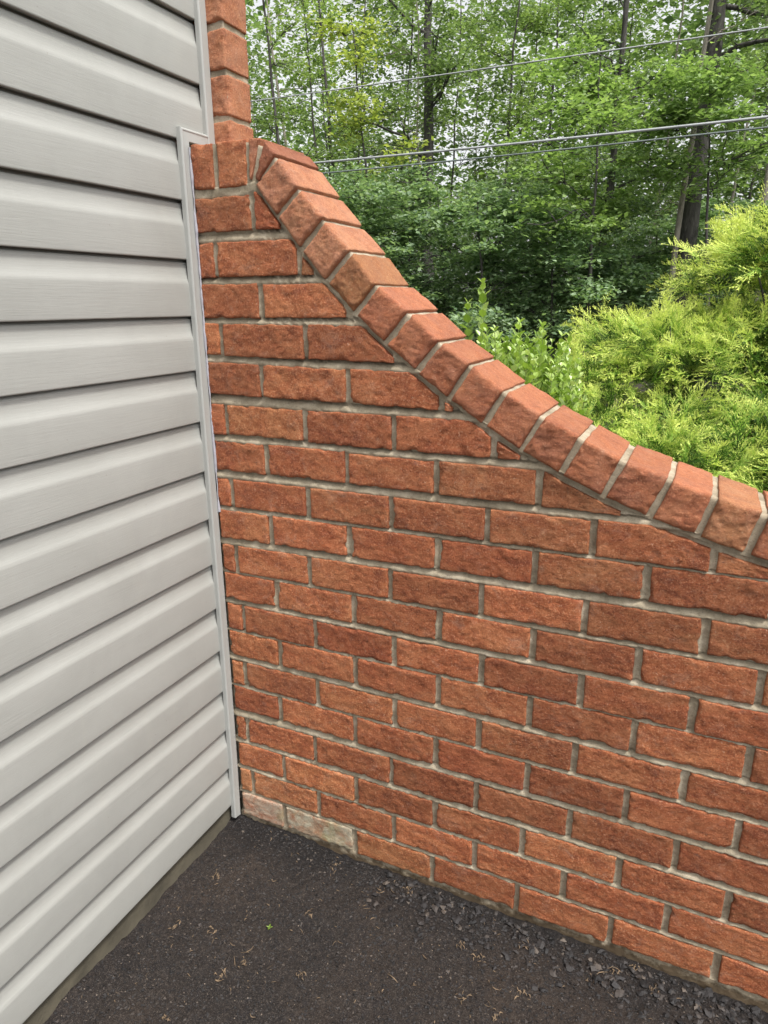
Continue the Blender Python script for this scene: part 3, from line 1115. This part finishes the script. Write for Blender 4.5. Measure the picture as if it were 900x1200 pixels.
def lobe_plumes(g, c, rad, n, seed, vigor=1.0, yellow=0.0):
    r = np.random.default_rng(seed)
    c, rad = np.array(c), np.array(rad) * (.92 if yellow > -.1 else 1)
    for k in range(n):
        while True:
            d = r.normal(0, 1, 3)
            d /= np.linalg.norm(d)
            if d[2] > -0.25:
                break
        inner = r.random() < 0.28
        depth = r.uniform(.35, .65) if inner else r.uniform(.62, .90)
        lump = 1 + 0.20 * vnoise((d * 2.3 + seed)[None], seed)[0]
        p = c + d * rad * depth * lump
        ax = d * np.array([1, 1, .55]) + np.array([-.16, -.12, .16]) + r.normal(0, .30, 3)
        ax /= np.linalg.norm(ax)
        up = np.array([0, 0, 1.0]) + r.normal(0, .35, 3)
        yv = np.cross(up, ax)
        yv /= np.linalg.norm(yv)
        zv = np.cross(ax, yv)
        V, F, A = PLUMES[r.integers(len(PLUMES))]
        sc = vigor * r.uniform(.6, 1.05) * (1.0 if not inner else .85)
        if not inner and ax[2] < .35 and r.random() < .08:
            sc *= 1.45
        W = p + sc * (V[:, :1] * ax + V[:, 1:2] * yv + V[:, 2:] * zv)
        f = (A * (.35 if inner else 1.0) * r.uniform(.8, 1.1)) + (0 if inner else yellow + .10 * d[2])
        g.add(W, F3=F, attr=np.clip(f, 0, 1))


def juniper(name, label, base, lobes, seed):
    t_ = empty(name, base)
    tag(t_, label, 'juniper', 'golden junipers behind the wall')
    g = Geo()
    rs = np.random.default_rng(seed + 5)
    for j, (c, rad, n, vig, yel) in enumerate(lobes):
        yel = yel + .07 if yel > -.1 else yel
        if yel <= -.1:  # inner lobes coloured darker, standing in for shade inside the shrub
            lobe_plumes(g, c, rad, n, seed + j * 13, vig, yel)
            continue
        for q in range(4):        # every bough carries a few rounded pads with gaps between them
            d = np.array([math.cos(q * 1.57 + j), math.sin(q * 1.57 + j), rs.uniform(-.35, .75)]) + rs.normal(0, .2, 3)
            cc = np.array(c) + d / np.linalg.norm(d) * np.array(rad) * .62
            lobe_plumes(g, cc, np.array(rad) * np.array([.62, .62, .48]), int(n * .24), seed + j * 13 + q * 5 + 1, vig * .70, yel + rs.normal(0, .06))
    g.V = [rel(v, t_) for v in g.V]
    tag(put('foliage', g.mesh('foliage', attr='fresh_shade'), MJUN, t_), kind='stuff')
    r = np.random.default_rng(seed)
    for j, (c, rad, n, vig, yel) in enumerate(lobes):
        b = np.array(base)
        c = np.array(c)
        for k in range(3):
            g = Geo()
            e = c + np.array(rad) * r.normal(0, .42, 3)
            tt = np.linspace(0, 1, 8)[:, None]
            P = b * (1 - tt) + e * tt + np.array([0, 0, .18]) * np.sin(tt * 3.14) + r.normal(0, .012, (8, 3)) * (tt > 0)
            g.tube(rel(P, t_), np.linspace(.014, .003, 8), 6)
            put('branch', g.mesh('branch', True), MBARK, t_)


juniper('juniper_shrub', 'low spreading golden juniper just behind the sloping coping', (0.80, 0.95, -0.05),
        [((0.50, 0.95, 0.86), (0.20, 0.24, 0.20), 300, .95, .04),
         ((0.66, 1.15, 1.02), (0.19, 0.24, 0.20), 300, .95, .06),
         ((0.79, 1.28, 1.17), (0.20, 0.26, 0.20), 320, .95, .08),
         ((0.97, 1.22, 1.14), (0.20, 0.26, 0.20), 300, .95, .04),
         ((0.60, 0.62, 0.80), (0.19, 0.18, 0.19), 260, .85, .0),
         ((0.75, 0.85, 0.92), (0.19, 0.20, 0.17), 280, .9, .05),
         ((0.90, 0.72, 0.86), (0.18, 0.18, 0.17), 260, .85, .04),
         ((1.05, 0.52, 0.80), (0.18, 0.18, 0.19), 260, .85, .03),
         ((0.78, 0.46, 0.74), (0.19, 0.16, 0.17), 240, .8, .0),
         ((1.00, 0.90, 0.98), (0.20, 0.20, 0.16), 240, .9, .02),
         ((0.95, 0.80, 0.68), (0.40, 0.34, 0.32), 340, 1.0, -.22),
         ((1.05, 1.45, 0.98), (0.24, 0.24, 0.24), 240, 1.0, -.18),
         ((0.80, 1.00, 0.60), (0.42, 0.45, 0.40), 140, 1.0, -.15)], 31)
juniper('juniper_shrub', 'taller golden juniper rising at the right edge of the view', (1.40, 1.45, -0.05),
        [((1.13, 1.50, 1.42), (0.25, 0.28, 0.23), 400, 1.25, .14),
         ((1.42, 1.50, 1.52), (0.27, 0.30, 0.25), 380, 1.25, .14),
         ((1.14, 1.46, 1.22), (0.15, 0.22, 0.15), 220, 1.0, .03),
         ((1.42, 1.36, 1.14), (0.24, 0.22, 0.20), 260, 1.0, -.35),  # hollow under the tall mass, its shade put into the foliage colour
         ((1.27, 0.72, 0.86), (0.20, 0.22, 0.19), 280, .9, .04),
         ((1.50, 0.80, 0.90), (0.24, 0.24, 0.22), 260, .95, .02),
         ((1.80, 1.30, 1.15), (0.34, 0.36, 0.40), 200, 1.0, .03),
         ((1.34, 0.98, 0.78), (0.36, 0.34, 0.34), 340, 1.0, -.25),
         ((1.40, 1.25, 0.80), (0.42, 0.45, 0.45), 150, 1.0, -.15)], 57)


# ------------------------------------------------------------------ boxwood
bx = empty('boxwood_shrub', (0.46, 0.56, -0.05))
tag(bx, 'small boxwood with upright shoots of round leaves behind the coping', 'boxwood')
gl, gs = Geo(), Geo()
r = np.random.default_rng(77)


def boxleaf(p, d, up, L, wd):
    s = np.cross(d, up)
    s /= np.linalg.norm(s) + 1e-9
    n_ = np.cross(s, d)
    V = np.array([p, p + d * L * .35 + s * wd * .5 + n_ * .0015, p + d * L * .75 + s * wd * .42 + n_ * .001, p + d * L - n_ * .001, p + d * L * .75 - s * wd * .42 + n_ * .001, p + d * L * .35 - s * wd * .5 + n_ * .0015])
    gl.add(V, F4=[(0, 1, 2, 3), (0, 3, 4, 5)])


tips = [(0.400, 0.60, 1.395), (0.362, 0.60, 1.345), (0.505, 0.60, 1.295), (0.560, 0.62, 1.285), (0.455, 0.58, 1.255), (0.615, 0.62, 1.235)]
for k in range(112):
    xx = r.uniform(0.36, 0.69)
    tips.append((xx, r.uniform(.42, .72), np.interp(xx, [.34, .42, .55, .68], [1.21, 1.235, 1.245, 1.13]) + r.normal(0, .03)))
for kk_, (tx, ty, tz) in enumerate(tips):
    b = np.array([0.46 + (tx - .46) * .35 + r.normal(0, .02), .56 + (ty - .56) * .4, 0.45])
    e = np.array([tx, ty, tz])
    tt = np.linspace(0, 1, 12)[:, None]
    P = b * (1 - tt) + e * tt + np.array([r.normal(0, .015), r.normal(0, .015), 0]) * np.sin(tt * 3.14)
    gs.tube(P, np.linspace(.0028, .0010, 12), 5)
    Lg = np.linalg.norm(e - b)
    npair = int(Lg * .55 / .0175)
    ax = (e - b) / Lg
    for j in range(npair):
        u = 1 - j * .0175 / Lg
        p = np.array([np.interp(u, tt[:, 0], P[:, q]) for q in range(3)])
        a0 = (j % 2) * 1.57 + r.normal(0, .35)
        sz = (.0245 if j > 2 else .016 + j * .003) * (1.2 if kk_ < 6 else 1)
        for a in (a0, a0 + math.pi):
            h = np.array([math.cos(a), math.sin(a), 0])
            d = h * .62 + ax * .80 + r.normal(0, .18, 3)
            d /= np.linalg.norm(d)
            boxleaf(p, d, ax + h * .2, sz * r.uniform(.85, 1.25), sz * .70)
gs.tube([(0.46, .56, -.05), (0.46, .56, .45)], [.014, .009], 8)
for G_, nm, mt in ((gl, 'foliage', MBOX), (gs, 'stem', MSTEM)):
    G_.V = [rel(v, bx) for v in G_.V]
    o = put(nm, G_.mesh(nm, nm == 'stem'), mt, bx)
    if nm == 'foliage':
        tag(o, kind='stuff')


# ------------------------------------------------------------------ forest
def leaves_geo(C, size, r, flat=0.5, attr=None):
    """C (n,3) leaf centres -> folded kite leaves"""
    n = len(C)
    a = r.random(n) * 6.283
    d = np.stack([np.cos(a), np.sin(a), r.normal(-.15, .35, n)], -1)
    d /= np.linalg.norm(d, axis=1)[:, None]
    up = np.stack([r.normal(0, flat, n), r.normal(0, flat, n), np.ones(n)], -1)
    s = np.cross(d, up)
    s /= np.linalg.norm(s, axis=1)[:, None] + 1e-9
    nn = np.cross(s, d)
    L = size * (0.6 + 0.8 * r.random(n))[:, None]
    w = L * 0.31
    V = np.stack([C - d * L * .5, C + s * w + nn * L * .08, C + d * L * .5, C - s * w + nn * L * .08], 1).reshape(-1, 3)
    F = np.arange(n * 4).reshape(-1, 4)
    return V, F


def tree(name, label, cat, base, height, lean, r0, crown, leafmat, tint, seed, leaf=0.10, bark=None, n_limb=10, clump=34, per_limb=5, spread=1.6, limb_from=0.3, group=None, fork=0, droop=.1, solo=True, flat=.45, lflat=.5):
    r = np.random.default_rng(seed)
    base = np.array(base, float)
    t_ = empty(name, base)
    tag(t_, label, cat, group)
    n = 14
    tt = np.linspace(0, 1, n)
    wob = np.cumsum(r.normal(0, .035 * height / 10, (n, 2)), 0)
    P = np.c_[tt * lean[0] + wob[:, 0], tt * lean[1] + wob[:, 1], tt * height]
    g = Geo()
    rad = r0 * (1 - .80 * tt ** .9) * np.where(tt < .05, 1.25, 1)
    g.tube(np.vstack([P[:1] - [0, 0, .4], P]), np.r_[rad[0] * 1.3, rad], 10, .12, seed)
    put('trunk', g.mesh('trunk', True), bark or MBARK, t_)
    g = Geo()
    Cs = []
    for k in range(n_limb):
        u = limb_from + (1 - limb_from) * (k + r.random()) / n_limb
        p0 = np.array([np.interp(u, tt, P[:, q]) for q in range(3)])
        a = r.random() * 6.283 if k or not fork else fork
        ln = spread * r.uniform(.6, 1.15) * (1 - .35 * u)
        rise = r.uniform(.05, .75)
        m_ = 7
        q = np.linspace(0, 1, m_)[:, None]
        Q = p0 + q * ln * np.array([math.cos(a), math.sin(a), rise]) - np.array([0, 0, droop * ln]) * q ** 2 + np.cumsum(r.normal(0, .035 * ln, (m_, 3)), 0) * (q > 0)
        rr = np.interp(u, tt, rad) * .36
        if solo:
            g = Geo()
        g.tube(Q, np.linspace(rr, .008, m_), 6, cap=False)
        for c in range(per_limb):
            v = r.uniform(.35, 1.0)
            cc = np.array([np.interp(v, q[:, 0], Q[:, w_]) for w_ in range(3)]) + r.normal(0, [.30 * ln * .6, .30 * ln * .6, .12 * ln])
            m0 = p0 + (cc - p0) * 0
            b0 = np.array([np.interp(max(.2, v - .25), q[:, 0], Q[:, w_]) for w_ in range(3)])
            tw = np.linspace(0, 1, 4)[:, None]
            g.tube(b0 * (1 - tw) + cc * tw + r.normal(0, .02, (4, 3)), np.linspace(.010, .004, 4), 4, cap=False)
            nl = int(clump * r.uniform(1.0, 2.4))
            rx = r.uniform(.16, .36) * crown
            Cs.append(cc + r.normal(0, 1, (nl, 3)) * [rx, rx, rx * flat] + np.array([0, 0, 1]) * 0)
        if solo:
            put('limb', g.mesh('limb', True), bark or MBARK, t_)
    if not solo:
        tag(put('limb', g.mesh('limb', True), bark or MBARK, t_), kind='stuff')
    C = np.concatenate(Cs)
    top = 1.45 + 0.40 * math.hypot(base[0] - CAM[0], base[1] - CAM[1])
    C = C[(C[:, 2] < top) | (r.random(len(C)) < .2)]
    V, F = leaves_geo(C, leaf, r, lflat)
    o = put('crown', mesh_np('crown', V, F), leafmat, t_)
    o.color = (*tint, 1)
    tag(o, kind='stuff')
    return t_


def gp(px, dist):
    d = RIGHT * (px - 450) / 800.84 + DOWN * (354 - 600) / 800.84 + FWD
    d = d / math.hypot(d[0], d[1])
    return (CAM[0] + d[0] * dist, CAM[1] + d[1] * dist, -0.1)


GRP = 'trees of the woodland edge'
tree('oak_tree', 'big dark oak trunk rising behind the taller juniper', 'tree', gp(790, 15), 15, (.25, .2), .21, 1.25, MLEAF, (1, 1, 1), 1, n_limb=20, per_limb=7, clump=52, spread=3.4, limb_from=.36, group=GRP, droop=.25)
tree('birch_tree', 'pale slim trunk close against the left of the big dark oak', 'tree', gp(778, 14.4), 11, (.22, .3), .070, .8, MLEAF, (1, 1, 1), 2, bark=MBARK2, n_limb=7, per_limb=3, spread=1.4, limb_from=.5, group=GRP)
tree('oak_tree', 'forked dark oak standing above the middle of the coping', 'tree', gp(499, 18), 13.5, (.1, .2), .17, 1.1, MLEAF, (1.0, 1.0, .9), 3, n_limb=20, per_limb=6, clump=44, spread=2.6, limb_from=.30, group=GRP)
tree('grey_tree', 'grey crooked trunk at the right edge between wires and juniper', 'tree', gp(884, 17), 11, (.1, .2), .10, .9, MLEAF2, (.95, 1, .9), 4, bark=MBARK2, n_limb=12, per_limb=5, clump=36, spread=1.8, limb_from=.4, group=GRP)
tree('maple_tree', 'slim dark trunk under the bright leaf layers left of big oak', 'tree', gp(700, 19), 12, (.2, .2), .13, 1.0, MLEAF, (1, 1, 1), 5, n_limb=16, per_limb=6, clump=46, spread=2.6, limb_from=.22, group=GRP)
tree('maple_tree', 'young maple with bright layered leaf sprays before the big oak', 'tree', gp(690, 13.2), 5.2, (-.1, 0), .05, .85, MLEAF2, (1, 1.04, .95), 6, flat=.3, lflat=.4, n_limb=15, per_limb=6, clump=56, spread=1.8, limb_from=.46, group=GRP, droop=.2)
tree('maple_tree', 'young maple with yellowish green leaves left of the forked oak', 'tree', gp(440, 15), 6.6, (-.2, 0), .05, .75, MLEAF2, (1.25, 1.08, .7), 7, n_limb=9, per_limb=4, clump=34, spread=1.2, limb_from=.5, group=GRP)

tree('maple_tree', 'young maple whose leaf layers cross in front of the big oak trunk', 'tree', gp(838, 13.6), 5.0, (-.5, -.1), .04, .8, MLEAF2, (.95, 1.0, .95), 12, flat=.3, lflat=.4, n_limb=12, per_limb=5, clump=50, spread=1.5, limb_from=.60, group=GRP, droop=.2)

# slim trees of the wood, told apart by place only
r = np.random.default_rng(8)
ORD = 'first second third fourth fifth sixth seventh eighth ninth tenth eleventh twelfth thirteenth fourteenth fifteenth sixteenth seventeenth eighteenth nineteenth'.split()
slim = [(318, 17, -.9), (338, 19, -1.3), (352, 16.5, -1.0), (368, 20, -1.1), (384, 18, -.8), (398, 21, -.6), (412, 17.5, -.7), (428, 22, .2), (455, 20, .6), (470, 24, .1), (482, 19, .3),
        (525, 22, .2), (552, 25, -.1), (575, 20, .2), (603, 24, .3), (628, 21, .0), (652, 23, .2), (676, 26, .1), (725, 24, -.2), (752, 21, .1), (838, 20, .2), (862, 23, .2), (910, 21, .1), (935, 17, .1)]
for k, (px, D, ln) in enumerate(slim):
    left = px < 420
    o_ = ORD[k] if left else ORD[k - 7]
    tree('slim_tree', f'{o_} from the left of the leaning saplings beside the brick corner' if left else f'{o_} from the left of the slim straight trunks deeper in the wood', 'tree', gp(px, D), r.uniform(9, 13), (ln * r.uniform(.8, 1.6), .3), r.uniform(.035, .068), .95,
         MLEAF2 if r.random() < .45 else MLEAF, tuple(r.uniform(.85, 1.15) * np.array([1, 1, .95])), 40 + k, leaf=.088 if left else .10, bark=MBARK2 if r.random() < .3 else MBARK,
         n_limb=12 if left else 14, per_limb=4 if left else 5, clump=42 if left else 46, spread=1.5 if left else 2.0, limb_from=.16 if left else .2,
         group='leaning saplings beside the brick corner' if left else 'slim trees deeper in the wood', solo=False)

# understory
under_list = [(330, 14.5, 3.2, 1.5), (395, 13.6, 3.3, 1.6), (440, 15, 3.7, 1.6), (485, 13.5, 3.2, 1.5), (530, 14.5, 3.6, 1.6), (575, 13.0, 3.1, 1.5), (612, 15, 3.6, 1.6), (650, 13.5, 2.9, 1.4), (690, 15, 3.2, 1.5),
              (715, 14.2, 2.3, 1.2), (765, 17.0, 3.0, 1.5), (830, 16.5, 3.0, 1.5), (875, 15.5, 2.8, 1.4), (925, 14.5, 3.0, 1.5), (980, 14.5, 3.2, 1.5), (270, 14, 3.2, 1.5), (590, 18.5, 4.4, 1.8), (470, 19, 4.3, 1.8), (680, 19, 4.6, 1.8)]
for k, (px, D, h, sp_) in enumerate(sorted(under_list)):
    tree('understory_tree', f'{ORD[k]} from the left of the bushy understory trees along the wood edge', 'tree', gp(px, D), h, (r.normal(0, .2), 0), .04, .72, MLEAF3, tuple(r.uniform(.85, 1.3) * np.array([1, 1, 1])), 140 + k, leaf=.095, flat=.30, lflat=.38,
         n_limb=19, per_limb=4, clump=62, spread=sp_, limb_from=.05, group='understory trees at the wood edge', droop=.3, solo=False)

# the deep wood as one mass
r = np.random.default_rng(99)
n = 200000
az = r.uniform(-230, 1350, n)
dist = r.uniform(23, 44, n)
zz = r.random(n) ** 1.3 * 15
B = np.array([gp(a, d) for a, d in zip(az, dist)])
thin = np.clip((600 - az) / 250, 0, 1)          # the wood opens up towards the house
keep = vnoise(np.c_[B[:, :2] * .38, zz * .55], 7) > np.interp(zz, [0, 4, 8, 15], [-.7, -.5, -.22, .15]) + .30 * thin * (zz > 3) - .25 * np.clip((az - 640) / 120, 0, 1)
C = np.c_[B[:, :2], zz][keep]
V, F = leaves_geo(C, .27, r, .6)
o = put('far_wood', mesh_np('far_wood', V, F), MLEAF, None)
o.color = (.95, 1.0, .9, 1)
tag(o, 'far wood filling the gaps behind the trunks', kind='stuff')

# ------------------------------------------------------------------ overhead wires
def wire(label, p0, p1, D0, D1, rad, mat, sag):
    A, B = at(*p0, D0), at(*p1, D1)
    d = B - A
    tt = np.linspace(-2.2, 2.6, 60)[:, None]
    P = A + d * tt
    P[:, 2] += sag * ((tt[:, 0] - .5) ** 2 - .25)
    o = empty('utility_wire', P[30])
    tag(o, label, 'wire', 'wires crossing in front of the wood')
    g = Geo()
    g.tube(P - P[30], rad, 8)
    put('cable', g.mesh('cable', True), mat, o)


wire('thin uppermost wire crossing the trees', (300, 118), (900, 32), 11, 8.6, .0078, MWIRE, .03)
wire('thick bright middle wire crossing the trees', (378, 190), (900, 137), 11, 9.0, .0145, MWIRE, .05)
wire('dull lower wire just beneath the thick bright one', (378, 203), (900, 149), 11, 9.0, .0100, MWIRE2, .05)
